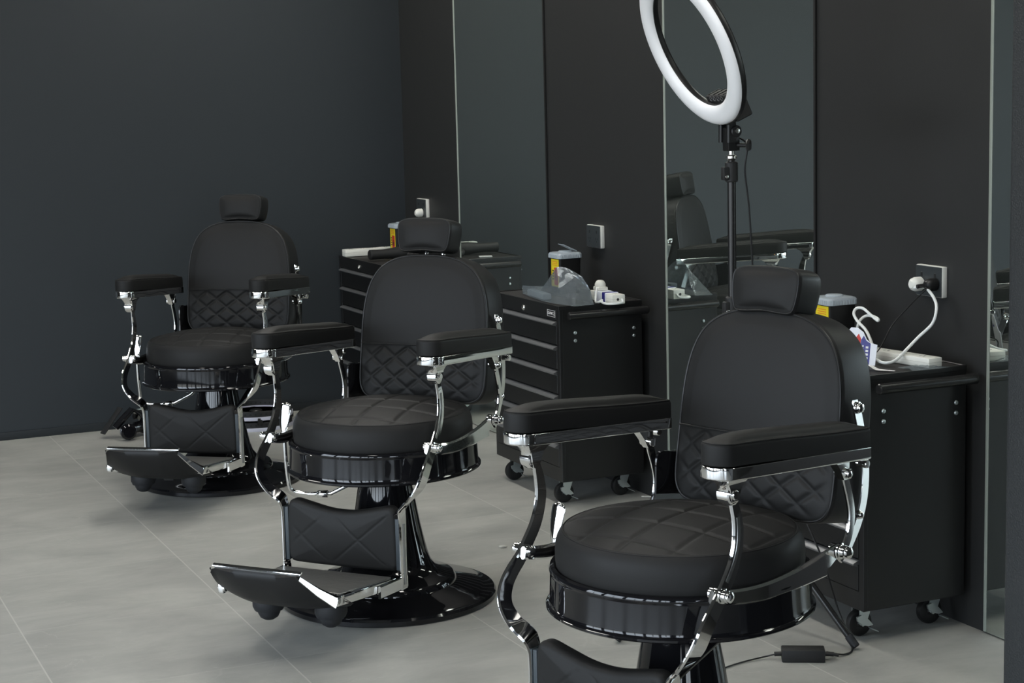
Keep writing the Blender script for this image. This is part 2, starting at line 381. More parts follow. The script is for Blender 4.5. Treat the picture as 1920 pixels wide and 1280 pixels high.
# ------------------------------------------------------------------ barber chair
def make_chair(loc, rz, label):
    t = thing('barber_chair', label, 'chair', loc, rz, 'black barber chairs in a row')
    # pedestal
    bm = B(); lathe(bm, [(0, 0), (.318, 0), (.323, .004), (.323, .016), (.318, .023), (.285, .030), (.278, .034), (.215, .047), (.205, .052), (.203, .062), (.196, .070), (.165, .080), (.142, .094), (.128, .115), (.119, .145), (.102, .22), (.088, .30), (.078, .36), (.075, .40), (0, .40)], 96); obj('pedestal', bm, 'enamel', t, 30)
    # skirt ring
    bm = B(); lathe(bm, [(0, .398), (.276, .398), (.285, .400), (.2885, .4030), (.2885, .4075), (.2855, .4105), (.2822, .4120), (.2812, .4150), (.2808, .4190), (.2798, .440), (.2790, .460), (.2787, .4755), (.2787, .4780), (.2800, .4800), (.2808, .4850), (.278, .4905), (.270, .493), (.262, .488), (.25, .47), (0, .47)], 128); obj('seat_skirt', bm, 'enamel', t, 40)
    # seat cushion
    bm = B(); seg = 320
    prof = [(.0, .470), (.25, .470), (.259, .476), (.2645, .488), (.2665, .505), (.2665, .525), (.2648, .540), (.2615, .553), (.2560, .5630), (.2515, .5680), (.2495, .5672), (.2480, .5672), (.2460, .5700)]
    rows = []
    for r, z in prof: rows.append([bm.verts.new((0, 0, z))]*seg if r == 0 else [bm.verts.new((r*cos(2*pi*k/seg), r*sin(2*pi*k/seg), z)) for k in range(seg)])
    for i in range(1, 80):
        r = .2460*(1-i/80); row = []
        for k in range(seg):
            x, y = r*cos(2*pi*k/seg), r*sin(2*pi*k/seg); f = min(1, (.2460-r)/.012)
            row.append(bm.verts.new((x, y, .5700+.030*(1-(r/.2460)**2.3)+f*gridq(x-.088+.12*y, y-.005-.12*x, .104, .112, .0034, .0058))))
        rows.append(row)
    rows.append([bm.verts.new((0, 0, .600))]*seg)
    grid_faces(bm, rows); cu = obj('seat_cushion', bm, 'leather', t, 60)
    bm = B(); tube(bm, [(.2495*cos(a*pi/90), .2495*sin(a*pi/90), .5685) for a in range(180)], .0014, 6, True); obj('stitching', bm, 'thread', cu)
    # backrest
    cz, sz = cos(.168), sin(.168)
    def bf(a, b, n): return (-.236-(b-.556)*sz+n*cz, a, .556+(b-.556)*cz+n*sz)
    half = [(0, .552), (.10, .552), (.155, .553), (.192, .562), (.213, .585), (.221, .62), (.2215, .70), (.2205, .80), (.213, .87), (.196, .925), (.168, .965), (.125, .993), (.07, 1.008), (0, 1.012)]
    ol = [Vector((x, z)) for x, z in half]+[Vector((-x, z)) for x, z in half[-2:0:-1]]
    ol = [Vector((p.x, p.y)) for p in spline([(p.x, p.y, 0) for p in ol], 6, True)]
    def bd(a, b):
        if b < .724: return quilt(a, b, .088, .064, .0055, .0058, 0, .561)*min(1, (.724-b)/.006)+.002
        return .002+.0015*min(1, (b-.724)/.012)
    bm = B(); O, nr = pad(bm, ol, bf, .130, .014, lambda a, b: .015*(1-abs(a/.224)**2.2)*(1-abs((b-.76)/.262)**4), bd, 60, 320, back_re=.022, mi_side=1, back_crown=.012); bk_ = obj('backrest', bm, ['leather', 'leather_d'], t, 60)
    bm = B(); tube(bm, [bf(*(O[i]-nr[i]*.0045), .0005-.004) for i in range(0, 320, 2)], .0032, 8, True); obj('piping', bm, 'piping', bk_)
    bm = B(); tube(bm, [bf(-.212+.424*k/40, .7285, .0035+.0155*(1-(abs(-1+k/20))**3)) for k in range(41)], .0026, 8); obj('seam_piping', bm, 'leather_d', bk_)
    # glossy cover plate of the recline hinge, lever side only
    bm = B(); pts = spline([(-.192, .49, 0), (-.192, .60, 0), (-.196, .655, 0), (-.215, .668, 0), (-.25, .662, 0), (-.29, .660, 0), (-.335, .668, 0), (-.350, .655, 0), (-.350, .55, 0), (-.335, .49, 0), (-.26, .475, 0)], 6, True)
    a_ = [bm.verts.new((p.x, -.2305-.010*max(0, sin((p.x+.35)/.16*pi)), p.y)) for p in pts]; b_ = [bm.verts.new((p.x, -.2265, p.y)) for p in pts]
    a2 = [bm.verts.new((-.27+(p.x+.27)*.94, -.234-.012*max(0, sin((p.x+.35)/.16*pi)), .575+(p.y-.575)*.95)) for p in pts]
    grid_faces(bm, [b_, a_, a2]); cap(bm, a2); cap(bm, b_[::-1]); obj('recline_cover', bm, 'enamel', t, 50)
    # headrest
    hh = [(0, 1.0225), (.045, 1.0195), (.070, 1.020), (.0825, 1.030), (.0895, 1.06), (.0915, 1.092), (.087, 1.112), (.070, 1.122), (.04, 1.1255), (0, 1.1265)]
    hl = [(x, z, 0) for x, z in hh]+[(-x, z, 0) for x, z in hh[-2:0:-1]]
    hl = [Vector((p.x, p.y)) for p in spline(hl, 6, True)]
    def hf(a, b, n): return bf(a*1.02, b-.020, n+.012)
    bm = B(); O2, nr2 = pad(bm, hl, hf, .104, .012, lambda a, b: .011*(1-abs(a/.092)**2.5)*(1-min(1, abs((b-1.071)/.056))**2.5), None, 20, 140, back_re=.03, mi_side=1, back_crown=.008); hr = obj('headrest', bm, ['leather', 'leather_d'], t, 60)
    bm = B(); tube(bm, [hf(*(O2[i]-nr2[i]*.004), -.0035) for i in range(140)], .0022, 8, True); obj('piping', bm, 'piping', hr)
    bm = B(); rod(bm, bf(.03, .95, -.055), bf(.03, 1.05, -.055), .007); rod(bm, bf(-.03, .95, -.055), bf(-.03, 1.05, -.055), .007); obj('headrest_post', bm, 'chrome', t)
    arm = [(.1705, .268, .698), (.163, .270, .66), (.161, .270, .63), (.166, .271, .60), (.179, .271, .57), (.200, .271, .54), (.223, .271, .512), (.250, .2725, .486), (.272, .272, .46), (.287, .267, .43), (.294, .253, .40), (.292, .229, .368), (.282, .199, .340), (.274, .194, .322), (.2705, .1935, .300), (.2705, .1935, .22), (.2705, .1935, .158)]
    wds = [.022, .030, .033, .034, .035, .035, .037, .040, .043, .044, .044, .044, .043, .040, .036, .033, .033]
    for s in (1, -1):
        fl = lambda pts: [(x, y*s, z) for x, y, z in pts]
        A = spline(fl(arm), 7); W_ = []
        for i in range(len(wds)-1):
            for k in range(7): W_.append(wds[i]+(wds[i+1]-wds[i])*k/7)
        W_.append(wds[-1])
        bm = B(); band(bm, A, W_, .0090, edge=1, ch=.38)
        # L foot: forward bracket along the footplate
        band(bm, fl([(.238, .1935, .157), (.238, .1935, .112)]), .0325, .0085, edge=-1)
        band(bm, fl([(.238, .1935, .113), (.30, .1935, .1145), (.395, .1935, .120)]), .035, .0085, edge=-1)
        fr_ = obj('side_frame', bm, 'chrome', t, 35)
        bm = B(); band(bm, fl([(.246, .199, .30), (.246, .199, .125)]), .013, .002, edge=-1); obj('frame_inlay', bm, 'alu', fr_)
        # long inlay in the upper frame
        bm = B(); ins = [(x-.010, y+.0048, z) for x, y, z in arm[1:6]]; band(bm, spline(fl(ins), 6), .009, .0012); obj('frame_inlay', bm, 'alu', fr_)
        # pivots
        def nut(bm, x, y, z, r=.0125, out=.022):
            lathe(bm, [(0, -.002), (r*1.25, -.002), (r*1.25, .002), (r, .003), (r, out*.55), (r*.82, out*.62), (r*.9, out*.70), (r*.88, out*.9), (r*.5, out*1.06), (0, out*1.1)], 20, (x, y*s, z), (0, s, 0))
        bm = B(); nut(bm, .200, .276, .513); obj('frame_bolt', bm, 'chrome', fr_); bm = B(); lathe(bm, [(0, 0), (.010, 0), (.0135, .002), (.0135, .009), (.011, .0105), (.0125, .012), (.0125, .019), (.009, .023), (0, .024)], 20, (.200, .266*s, .513), (0, -s, 0)); obj('frame_bolt', bm, 'chrome', fr_)
        # seat rail
        rp = spline(fl([(.212, .259, .524), (.14, .266, .512), (.06, .2725, .509), (-.03, .2735, .514), (-.09, .2735, .522), (-.135, .2735, .531)]), 6)
        wr = [.028+.027*min(1, k/(len(rp)-1))**1.3 for k in range(len(rp))]
        bm = B(); band(bm, rp, wr, .0135, edge=-1, ch=.36); rail = obj('seat_rail', bm, 'chrome', t)
        bm = B(); band(bm, fl([(-.128, .268, .526), (-.165, .267, .531), (-.20, .266, .535)]), [.046, .040, .026], .008, edge=-1, ch=.3); obj('rail_end', bm, 'chrome', rail)
        # rear arm
        ra = spline(fl([(-.207, .270, .690), (-.212, .270, .665), (-.226, .270, .625), (-.233, .270, .59), (-.226, .270, .555), (-.205, .270, .522), (-.192, .270, .508)]), 6)
        bm = B(); band(bm, ra, .022, .008, edge=1); raro = obj('rear_frame', bm, 'chrome', t)
        bm = B(); nut(bm, -.200, .274, .520, .014, .026); obj('rear_bolt', bm, 'chrome', raro); bm = B(); lathe(bm, [(0, 0), (.014, 0), (.015, .003), (.015, .014), (.011, .018), (0, .019)], 20, (-.200, .266*s, .520), (0, -s, 0)); obj('rear_bolt', bm, 'chrome', raro); bm = B(); nut(bm, -.214, .276, .684, .0095, .014); obj('rear_bolt', bm, 'chrome', raro)
        # hinge plate on side of the backrest
        hp = spline(fl([(-.303, .2335, .824), (-.304, .2335, .805), (-.322, .2335, .745), (-.337, .2335, .67), (-.333, .2335, .61), (-.313, .2335, .56), (-.275, .2335, .512)]), 6)
        if s == 1:
            bm = B(); band(bm, hp, [.016+.010*min(1, k/6) for k in range(len(hp))], .005, edge=1); hg = obj('hinge_plate', bm, 'chrome', t)
            bm = B(); nut(bm, -.317, .2375, .806, .0105, .012); obj('hinge_bolt', bm, 'chrome', hg); bm = B(); nut(bm, -.322, .2375, .570, .008, .010); obj('hinge_bolt', bm, 'chrome', hg)
        # armrest: plate + pad, dropping slightly to the rear
        def af(x, y, z): return (x, .272*s+y, .770+(x-.22)*.072+z)
        hw, x0, x1 = .039, -.262, .236
        out_ = [(x0, -hw+.006), (x0+.004, -hw)]
        out_ += [(x1-hw*.85+hw*.85*sin(a*pi/16), -hw*cos(a*pi/16)) for a in range(17)]
        out_ += [(x0+.004, hw), (x0, hw-.006)]
        ov = [Vector(p) for p in out_]
        bm = B(); pad(bm, ov, lambda a, b, n: af(a, b, n+.0035), .026, .002, 0, None, 3, 90, back_re=.004); apl = obj('armrest_plate', bm, 'chrome', t, 30)
        ov2 = [Vector((p.x*.994, p.y*.97)) for p in ov]
        bm = B(); pad(bm, ov2, lambda a, b, n: af(a, b, n+.0485+.003*sin((a+.02)*9)), .0455, .009, lambda a, b: .0150*(1-min(1, (abs(b) if a < .20 else hypot(a-.20, b))/.037)**2.3)*(1-max(0, min(1, (-.215-a)/.05))**2.5), None, 14, 110, back_re=.003, mi_side=0); ap = obj('armrest_pad', bm, 'leather', t, 50)
        bm = B(); O3 = resample(ov2, 110); C3 = Vector((0, 0)); tube(bm, [af(p.x-(.003 if p.x > 0 else -.003), p.y*.955, .0470+.003*sin((p.x+.02)*9)) for p in O3], .0012, 6, True); obj('stitching', bm, 'thread', ap)
        # front bracket under the armrest
        bm = B(); rows = []
        for z, xa, xb, hy in ((.754, .212, .060, .030), (.749, .209, .090, .025), (.743, .204, .112, .021), (.735, .198, .130, .0175), (.726, .192, .142, .0165), (.716, .191, .150, .0175), (.706, .190, .154, .0180), (.696, .186, .158, .0165), (.690, .180, .162, .013)):
            rows.append([bm.verts.new((x, .2695*s+y, z)) for x, y in ((xa, -hy*.6), (xa, hy*.6), (xa-.005, hy), (xb+.005, hy), (xb, hy*.6), (xb, -hy*.6), (xb+.005, -hy), (xa-.005, -hy))])
        grid_faces(bm, rows); cap(bm, rows[0]); cap(bm, rows[-1][::-1])
        rod(bm, (.174, .254*s, .711), (.174, .286*s, .711), .0195, 24, bev=.003); rod(bm, (.174, .285*s, .711), (.174, .291*s, .711), .010, 16)
        obj('arm_bracket', bm, 'chrome', t, 40)
        # rear bracket
        bm = B(); rows = []
        for z, xa, xb, hy in ((.738, -.115, -.245, .022), (.730, -.150, -.236, .015), (.722, -.166, -.227, .012), (.708, -.180, -.222, .0105), (.694, -.192, -.222, .010), (.680, -.201, -.226, .009), (.672, -.207, -.226, .008)):
            rows.append([bm.verts.new((x, .2705*s+y, z)) for x, y in ((xa, -hy), (xa, hy), (xb, hy), (xb, -hy))])
        grid_faces(bm, rows); cap(bm, rows[0]); cap(bm, rows[-1][::-1]); rod(bm, (-.215, .252*s, .686), (-.215, .289*s, .686), .0105, 20); rod(bm, (-.262, .274*s, .700), (-.262, .30*s, .700), .009, 16)
        obj('rear_bracket', bm, 'chrome', t, 40)
        # calf pad mounting bars
        bm = B(); box(bm, .226, .264, *sorted((.176*s, .1885*s)), .165, .322, .002); obj('pad_mount', bm, 'bluebar', t)
        # strut from under the seat
        if s == 1: bm = B(); rod(bm, (-.05, .145*s, .400), (.268, .182*s, .322), .0085, 14); obj('strut', bm, 'enamel', t)
        # rubber foot under footplate
        bm = B(); lathe(bm, [(0, .0), (.014, .002), (.025, .009), (.031, .021), (.032, .028), (.040, .030), (.045, .042), (.045, .062), (.040, .084), (0, .086)], 28, (.50, .10*s, .062)); obj('rubber_foot', bm, 'rubber', t)
    # calf pad with dipped top edge
    cl = [(-.172, .168), (-.15, .160), (0, .158), (.15, .160), (.172, .168), (.180, .19), (.180, .30), (.174, .334), (.155, .346), (.11, .338), (.05, .326), (0, .3225), (-.05, .326), (-.11, .338), (-.155, .346), (-.174, .334), (-.180, .30), (-.180, .19)]
    cl = [Vector((p.x, p.y)) for p in spline([(a, b, 0) for a, b in cl], 5, True)]
    bm = B(); pad(bm, cl, lambda a, b, n: (.268+n, a, b), .042, .016, .008, lambda a, b: quilt(a, b, .190, .155, .0017, .0030, .06, .245), 44, 200, back_re=.01, mi_side=1); obj('calf_pad', bm, ['leather', 'leather_d'], t, 60)
    # footplate
    def pf(x): return .150+(x-.28)*.108
    bm = B(); vs = box(bm, .285, .592, -.188, .188, -.028, 0, .003, 2, tf=lambda c: Vector((c.x, c.y, c.z+pf(c.x)))); fp = obj('footplate', bm, 'chrome', t)
    bm = B(); box(bm, .295, .578, -.176, .176, .0002, .003, .001, 1, tf=lambda c: Vector((c.x, c.y, c.z+pf(c.x)))); obj('tread', bm, 'plate', fp)
    bm = B()
    for s in (1, -1): rod(bm, (.602, .19*s, .172), (.602, .168*s, .172), .010, 16); box(bm, .575, .612, *sorted((.172*s, .190*s)), .158, .184, .003)
    obj('flap_hinge', bm, 'chrome', fp)
    # folding flap, padded underneath
    bm = B(); rows = []
    prof = [(.711, .262), (.716, .254), (.712, .238), (.690, .205), (.655, .168), (.61, .142), (.565, .128), (.53, .128), (.525, .134), (.56, .152), (.598, .174), (.603, .186), (.640, .208), (.705, .262)]
    for k in range(33):
        u = -1+k/16; row = []
        rd = max(0, (abs(u)-.88)/.12)
        for x, z in prof:
            hwid = .140+(.190-.140)*min(1, max(0, (.712-x)/.115)); sh = 1-.10*rd**2; low = z < .135+(x-.53)*.72-.004; lf = .72*max(0, (abs(u)-.30)/.70)**1.7 if low else 0; zt = .140+(x-.53)*.70; z = z+(zt-z)*lf
            cx_, cz_ = .64, .19
            row.append(bm.verts.new((cx_+(x-cx_)*(1-.05*rd**2), hwid*u, cz_+(z-cz_)*(1-.22*rd**2))))
        rows.append(row)
    grid_faces(bm, rows); cap(bm, rows[0]); cap(bm, rows[-1][::-1]); flp = obj('foot_flap', bm, 'leather_d', t, 50)
    bm = B(); band(bm, [(.706, -.137, .2645), (.706, .137, .2645)], .012, .005, yref=(.5, 0, .86), edge=1); band(bm, [(.711, .139, .262), (.66, .164, .218), (.606, .188, .180)], [.012, .020, .028], .004, yref=(0, 1, 0), edge=-1); band(bm, [(.711, -.139, .262), (.66, -.163, .222), (.610, -.186, .188)], .005, .004, yref=(0, 1, 0), edge=-1); obj('flap_trim', bm, 'chrome', flp)
    bm = B(); box(bm, .612, .706, -.130, .130, 0, .002, tf=lambda c: Vector((c.x, c.y, .190+(c.x-.61)*.75+c.z))); obj('flap_tread', bm, 'plate', flp)
    # cross bar + leg under the footplate
    bm = B(); box(bm, .30, .50, -.02, .02, .105, .135, .003); box(bm, .45, .49, -.13, .13, .115, .150, .003); obj('under_bar', bm, 'bplastic', t)
    # recline lever on the side away from the camera
    bm = B(); tube(bm, spline([(.070, -.302, .50), (.068, -.302, .43), (.060, -.302, .36), (.052, -.302, .325), (.044, -.296, .312), (.038, -.28, .307), (.035, -.235, .305), (.03, -.20, .31)], 5), .0062, 10)
    tube(bm, [(.03, -.21, .308), (.03, -.17, .31), (.03, -.10, .345), (.02, -.05, .39)], .006, 8)
    rod(bm, (.034, -.215, .306), (.032, -.18, .309), .011, 14)
    lp = spline([(.072, -.302, .485), (.070, -.302, .51), (.064, -.302, .54), (.057, -.302, .568), (.053, -.302, .586)], 5); n_ = len(lp)
    rows = []
    for i, p in enumerate(lp):
        f = i/(n_-1); wy = .006+.014*sin(min(1, f*1.15)*pi*.62); wx = .005
        if f > .85: wy *= sqrt(max(.0, 1-((f-.85)/.15)**2))+.02; wx *= sqrt(max(.0, 1-((f-.85)/.15)**2))+.05
        rows.append([bm.verts.new((p.x+wx*cos(a*pi/8), p.y+wy*sin(a*pi/8), p.z)) for a in range(16)])
    grid_faces(bm, rows); cap(bm, rows[0][::-1]); cap(bm, rows[-1]); obj('recline_lever', bm, 'chrome', t, 50)
    return t
CHAIRS = [((1.751, 6.719, 0), 4.0598, 'rearmost black leather barber chair, standing before the slate back wall'),
          ((1.759, 4.848, 0), 3.8493, 'middle black leather barber chair, beside the drawer unit with the plastic bag'),
          ((1.822, 3.196, 0), 3.4978, 'nearest black leather barber chair, cut off at the bottom right of the photo')]
ch0 = make_chair(*CHAIRS[0])
CH_ALL = [ch0]+[copy_tree(ch0, *c) for c in CHAIRS[1:]]
for c_, dz_, dy_ in zip(CH_ALL, (.011, .017, 0), (.006, -.009, -.005)):          # the headrests sit at different heights on their posts
    for q in c_.children:
        if q.name.startswith('headrest') and 'post' not in q.name: q.location = (-.168*dz_, dy_, dz_)

# ------------------------------------------------------------------ drawer units on casters
def make_trolley(loc, label):
    t = thing('drawer_trolley', label, 'cabinet', loc, 0, 'black rolling drawer units along the wall')
    D, W, z0, z1 = .335, .585, .093, .731       # x 0..D, y 0..W
    bm = B(); box(bm, .012, D, 0, W, z0, z1-.004, .002, 1); box(bm, 0, .014, 0, .022, z0, z1-.004, .0015, 1); box(bm, 0, .014, W-.022, W, z0, z1-.004, .0015, 1); box(bm, 0, .014, .02, W-.02, z0, z0+.052, .001, 1)
    obj('body', bm, 'tpaint', t)
    bm = B()
    for a in ((-.002, D+.001, -.001, .008), (-.002, D+.001, W-.008, W+.001), (-.002, .006, .006, W-.006), (D-.008, D+.001, .006, W-.006)): box(bm, *a, z1-.012, z1+.003, .0015, 1)
    top = obj('top_rim', bm, 'tpaint', t)
    bm = B(); box(bm, .005, D-.006, .006, W-.006, z1-.005, z1-.0005); obj('top_mat', bm, 'tmat', t)
    bm = B(); box(bm, -.002, .013, .024, W-.024, .681, z1-.006, .002, 1); lk = obj('lock_panel', bm, 'tpaint', t)
    bm = B(); lathe(bm, [(0, 0), (.011, 0), (.011, .002), (.008, .005), (.0055, .005), (.005, .003), (0, .003)], 20, (-.002, W*.505, .701), (-1, 0, 0)); box(bm, -.0075, -.004, W*.505-.001, W*.505+.001, .696, .706); obj('lock', bm, 'steel', lk)
    # 6 drawers below the lock panel
    hs = [.0895]*6; z = .679
    for h in hs:
        zt, zb = z, z-h+.004
        bm = B(); box(bm, -.001, .013, .024, W-.024, zb, zt-.014, .0015, 1); d = obj('drawer', bm, 'tpaint', t)
        bm = B(); prof = [(0.006, zt-.0015), (-.012, zt-.008), (-.0150, zt-.0115), (-.0140, zt-.0150), (-.001, zt-.0190), (.006, zt-.0190)]
        rows = [[bm.verts.new((x, y, zz)) for x, zz in prof] for y in (.026, W-.026)]
        grid_faces(bm, rows); cap(bm, rows[0]); cap(bm, rows[1][::-1]); obj('drawer_pull', bm, 'pull', d, 30)
        z -= h
    # side push handle
    bm = B(); lathe(bm, [(0, 0), (.012, 0), (.0145, .003), (.0145, .319), (.012, .322), (0, .322)], 24, (.020, -.034, .701), (1, 0, 0)); h = obj('push_handle', bm, 'hand', t)
    bm = B()
    for x in (.062, .292): box(bm, x-.010, x+.010, -.032, -.0005, .690, .704, .003)
    obj('handle_bracket', bm, 'tpaint', h)
    bm = B()
    for x in (.062, .300):
        for zz in (.606, .634): lathe(bm, [(.0065, 0), (.0062, .002), (.0045, .0042), (0, .005)], 16, (x, -.0005, zz), (0, -1, 0))
    obj('screw', bm, 'zinc', h)
    for i, (x, y) in enumerate(((.05, .08), (.05, W-.07), (D-.05, .08), (D-.05, W-.07))):
        bm = B(); lathe(bm, [(0, -.013), (.010, -.013), (.012, -.010), (.030, -.012), (.036, -.009), (.038, 0), (.036, .009), (.030, .012), (.012, .010), (.010, .013), (0, .013)], 32, (x-.008, y, .038), (0, 1, 0)); c = obj('caster', bm, 'wheel', t)
        bm = B(); box(bm, x-.03, x+.03, y-.028, y+.028, z0-.004, z0, .001, 1)
        for s in (1, -1):
            pl = [(x-.020, .040), (x-.006, .030), (x+.004, .034), (x+.024, .090), (x-.016, .090)]
            a_ = [bm.verts.new((px, y+s*.016, pz)) for px, pz in pl]; b_ = [bm.verts.new((px, y+s*.018, pz)) for px, pz in pl]
            grid_faces(bm, [a_, b_]); cap(bm, a_); cap(bm, b_)
        lathe(bm, [(0, -.021), (.006, -.021), (.006, .021), (0, .021)], 10, (x-.008, y, .038), (0, 1, 0)); obj('caster_fork', bm, 'zinc', c)
        if i in (0, 1, 2):
            bm = B(); tf = lambda q: q
            pts = [(-.026, .016), (-.012, .020), (.004, .012), (.018, -.002), (.026, -.012), (.012, -.014), (-.008, -.008), (-.024, .004)]
            for zz in ((0, .004),):
                a_ = [bm.verts.new((x-.006+px, y-.022, .046+pz)) for px, pz in pts]; b_ = [bm.verts.new((x-.006+px, y-.028, .046+pz)) for px, pz in pts]
                grid_faces(bm, [a_, b_]); cap(bm, a_); cap(bm, b_)
            box(bm, x+.012, x+.034, y-.034, y-.018, .024, .027, tf=lambda c: Vector((c.x, c.y, c.z-(c.x-x-.012)*.5))); obj('brake_lever', bm, 'zinc', c)
    return t
TA, TB, TC = (2.718, 7.434, 0), (2.708, 5.590, 0), (2.712, 3.772, 0)
tr = make_trolley(TB, 'black drawer unit on casters holding the crumpled clear plastic bag, beside the middle chair')
copy_tree(tr, TA, 0, 'black drawer unit on casters in the back corner, mostly behind the middle chair')
copy_tree(tr, TC, 0, 'black drawer unit on casters behind the nearest chair, carrying the long white power board')
# logo badge on the middle unit only
bd_ = [c for c in tr.children if c.name.startswith('lock_panel')][0]
R_ = Matrix(((0, 0, -1, 0), (-1, 0, 0, 0), (0, 1, 0, 0), (0, 0, 0, 1)))
text('badge_lettering', 'GIANTZ', .0155, 'print', bd_, Matrix.Translation((-.0030, .060, .703)) @ R_)
bm = B()
for a, b, c, d in ((.028, .092, .7135, .7147), (.028, .092, .6915, .6927), (.028, .0292, .6927, .7135), (.0908, .092, .6927, .7135)): box(bm, -.0032, -.0018, a, b, c, d)
obj('badge_outline', bm, 'print', bd_)

# ------------------------------------------------------------------ wall sockets
def make_socket(y, z, label, wd=.086):
    t = thing('wall_socket', label, 'power socket', (RX, y, z), 0, 'double power sockets on the right wall')
    hy, hz = .067, .043
    if wd: hy = wd/2
    bm = B(); box(bm, -.018, -.0003, -hy, hy, -hz, hz, .003, 2); obj('surround', bm, 'white', t)
    bm = B(); box(bm, -.0205, -.0175, -hy+.0015, hy-.0015, -hz+.0015, hz-.0015, .001, 1); f = obj('face_plate', bm, 'dplate', t)
    bm = B()
    for yy in (-.5*hy, .5*hy):
        box(bm, -.0215, -.0202, yy-.004, yy+.004, .012, .024, .0008, 1)
        for a in (-.007, .007): box(bm, -.0210, -.0202, yy+a-.001, yy+a+.001, -.012, -.004)
        box(bm, -.0210, -.0202, yy-.001, yy+.001, -.022, -.015)
    obj('switch', bm, 'bplastic', f)
    return t
make_socket(5.984, .938, 'dark faced wall socket with white edge above the sharps box and plastic bag', .116)
make_socket(3.945, .946, 'dark faced wall socket at right with a white and a black plug in it', .116)
make_socket(7.77, .958, 'dark faced wall socket in the far corner with a round white plug', .120)

def make_plug(loc, col, label, s=1):
    t = thing('power_plug', label, 'plug', loc)
    bm = B(); lathe(bm, [(0, 0), (.017*s, 0), (.020*s, .003), (.020*s, .020), (.017*s, .030), (.010*s, .036), (0, .037)], 24, (0, 0, 0), (-1, 0, 0)); obj('plug_body', bm, col, t)
    return t
pg = make_plug((RX-.021, 3.976, .936), 'white', 'round white plug in the right wall socket, its thick white cable curving down')
cab = spline([(-.030, .006, -.010), (-.030, -.055, -.003), (-.030, -.075, -.012), (-.035, -.104, -.030), (-.050, -.133, -.052), (-.065, -.135, -.092), (-.085, -.101, -.132), (-.120, -.091, -.167), (-.160, -.102, -.188), (-.188, -.100, -.194), (-.188, -.064, -.194), (-.180, -.031, -.184), (-.165, -.000, -.157), (-.150, .048, -.126), (-.130, .117, -.108), (-.110, .163, -.093), (-.095, .171, -.080), (-.085, .154, -.079), (-.080, .128, -.093), (-.078, .095, -.108), (-.074, .098, -.104), (-.075, .119, -.099), (-.080, .146, -.100), (-.100, .148, -.113), (-.120, .133, -.134), (-.150, .093, -.150), (-.150, .085, -.165)], 8)
bm = B(); tube(bm, cab, .0042, 10); obj('cable', bm, 'white2', pg)
pg2 = make_plug((RX-.021, 3.912, .940), 'bplastic', 'black plug in the right wall socket, with a thin black cord', .9)
bm = B(); rod(bm, (-.02, 0, 0), (-.055, .012, -.004), .006); tube(bm, spline([(-.05, .012, -.004), (-.050, -.025, -.006), (-.060, -.003, -.030), (-.070, .031, -.063), (-.090, .057, -.100), (-.110, .059, -.124), (-.150, .031, -.151), (-.190, .008, -.174), (-.215, .031, -.2)], 8), .0018, 8); obj('cord', bm, 'bplastic', pg2)
make_plug((RX-.021, 7.755, .936), 'white', 'round white plug in the far corner socket, seen above the middle headrest')

# ------------------------------------------------------------------ power boards
def board(loc, rz, L_, label, wd=.052, h=.033, sockets=5):
    t = thing('power_board', label, 'power board', loc, rz)
    bm = B(); box(bm, 0, L_, -wd/2, wd/2, 0, h, .003, 2); b = obj('case', bm, 'white', t)
    bm = B(); box(bm, -.0005, L_+.0005, -wd/2-.0004, wd/2+.0004, h*.52, h*.52+.0008); obj('case_seam', bm, 'dust', b)
    for k in range(sockets):
        bm = B(); x = L_*(k+.6)/(sockets+.3)
        for a in (-.007, .007): box(bm, x+a-.001, x+a+.001, -.006, .002, h-.0005, h+.0004)
        box(bm, x-.001, x+.001, .006, .012, h-.0005, h+.0004)
        obj('socket_slots', bm, 'ink', b)
    return t
TZ = .7315
board((2.910, 4.150, TZ), radians(-82), .36, 'long white power board lying along the right drawer unit', .050, .026)
board((2.722, 7.960, TZ+.001), 0, .31, 'long white power board along the slate wall on the corner drawer unit', .05, .034)
pb = board((2.915, 5.525, TZ+.002), radians(88), .19, 'short white power board wrapped in packaging beside the clear plastic bag', .05, .034, 3)
bm = B(); box(bm, .055, .15, -.0265, .0265, -.0008, .036, .002, 1); obj('paper_sleeve', bm, 'card', pb)
bm = B(); box(bm, .06, .085, -.0272, .0272, .0, .0368, .002, 1); obj('sleeve_print', bm, 'blue', pb)
bm = B(); lathe(bm, [(0, 0), (.005, 0), (.005, .001), (0, .001)], 16, (0, .004, .017), (-1, 0, 0)); obj('cable_hole', bm, 'ink', pb)
bm = B(); tube(bm, spline([(-.001, -.012, .018), (-.012, -.008, .008), (-.016, .02, .005), (.0, .045, .004), (.04, .048, .006), (.07, .034, .010), (.06, .05, .005), (.10, .045, .005), (.14, .02, .045), (.17, .0, .05), (.16, -.015, .06)], 7), .0042, 10)
obj('cable', bm, 'white2', pb)
bm = B(); lathe(bm, [(0, 0), (.018, 0), (.020, .003), (.020, .022), (.015, .032), (.009, .036), (0, .037)], 22, (.150, .002, .037), (0, 0, 1)); box(bm, .125, .175, -.018, .020, .036, .050, .004); obj('plug', bm, 'white', pb)

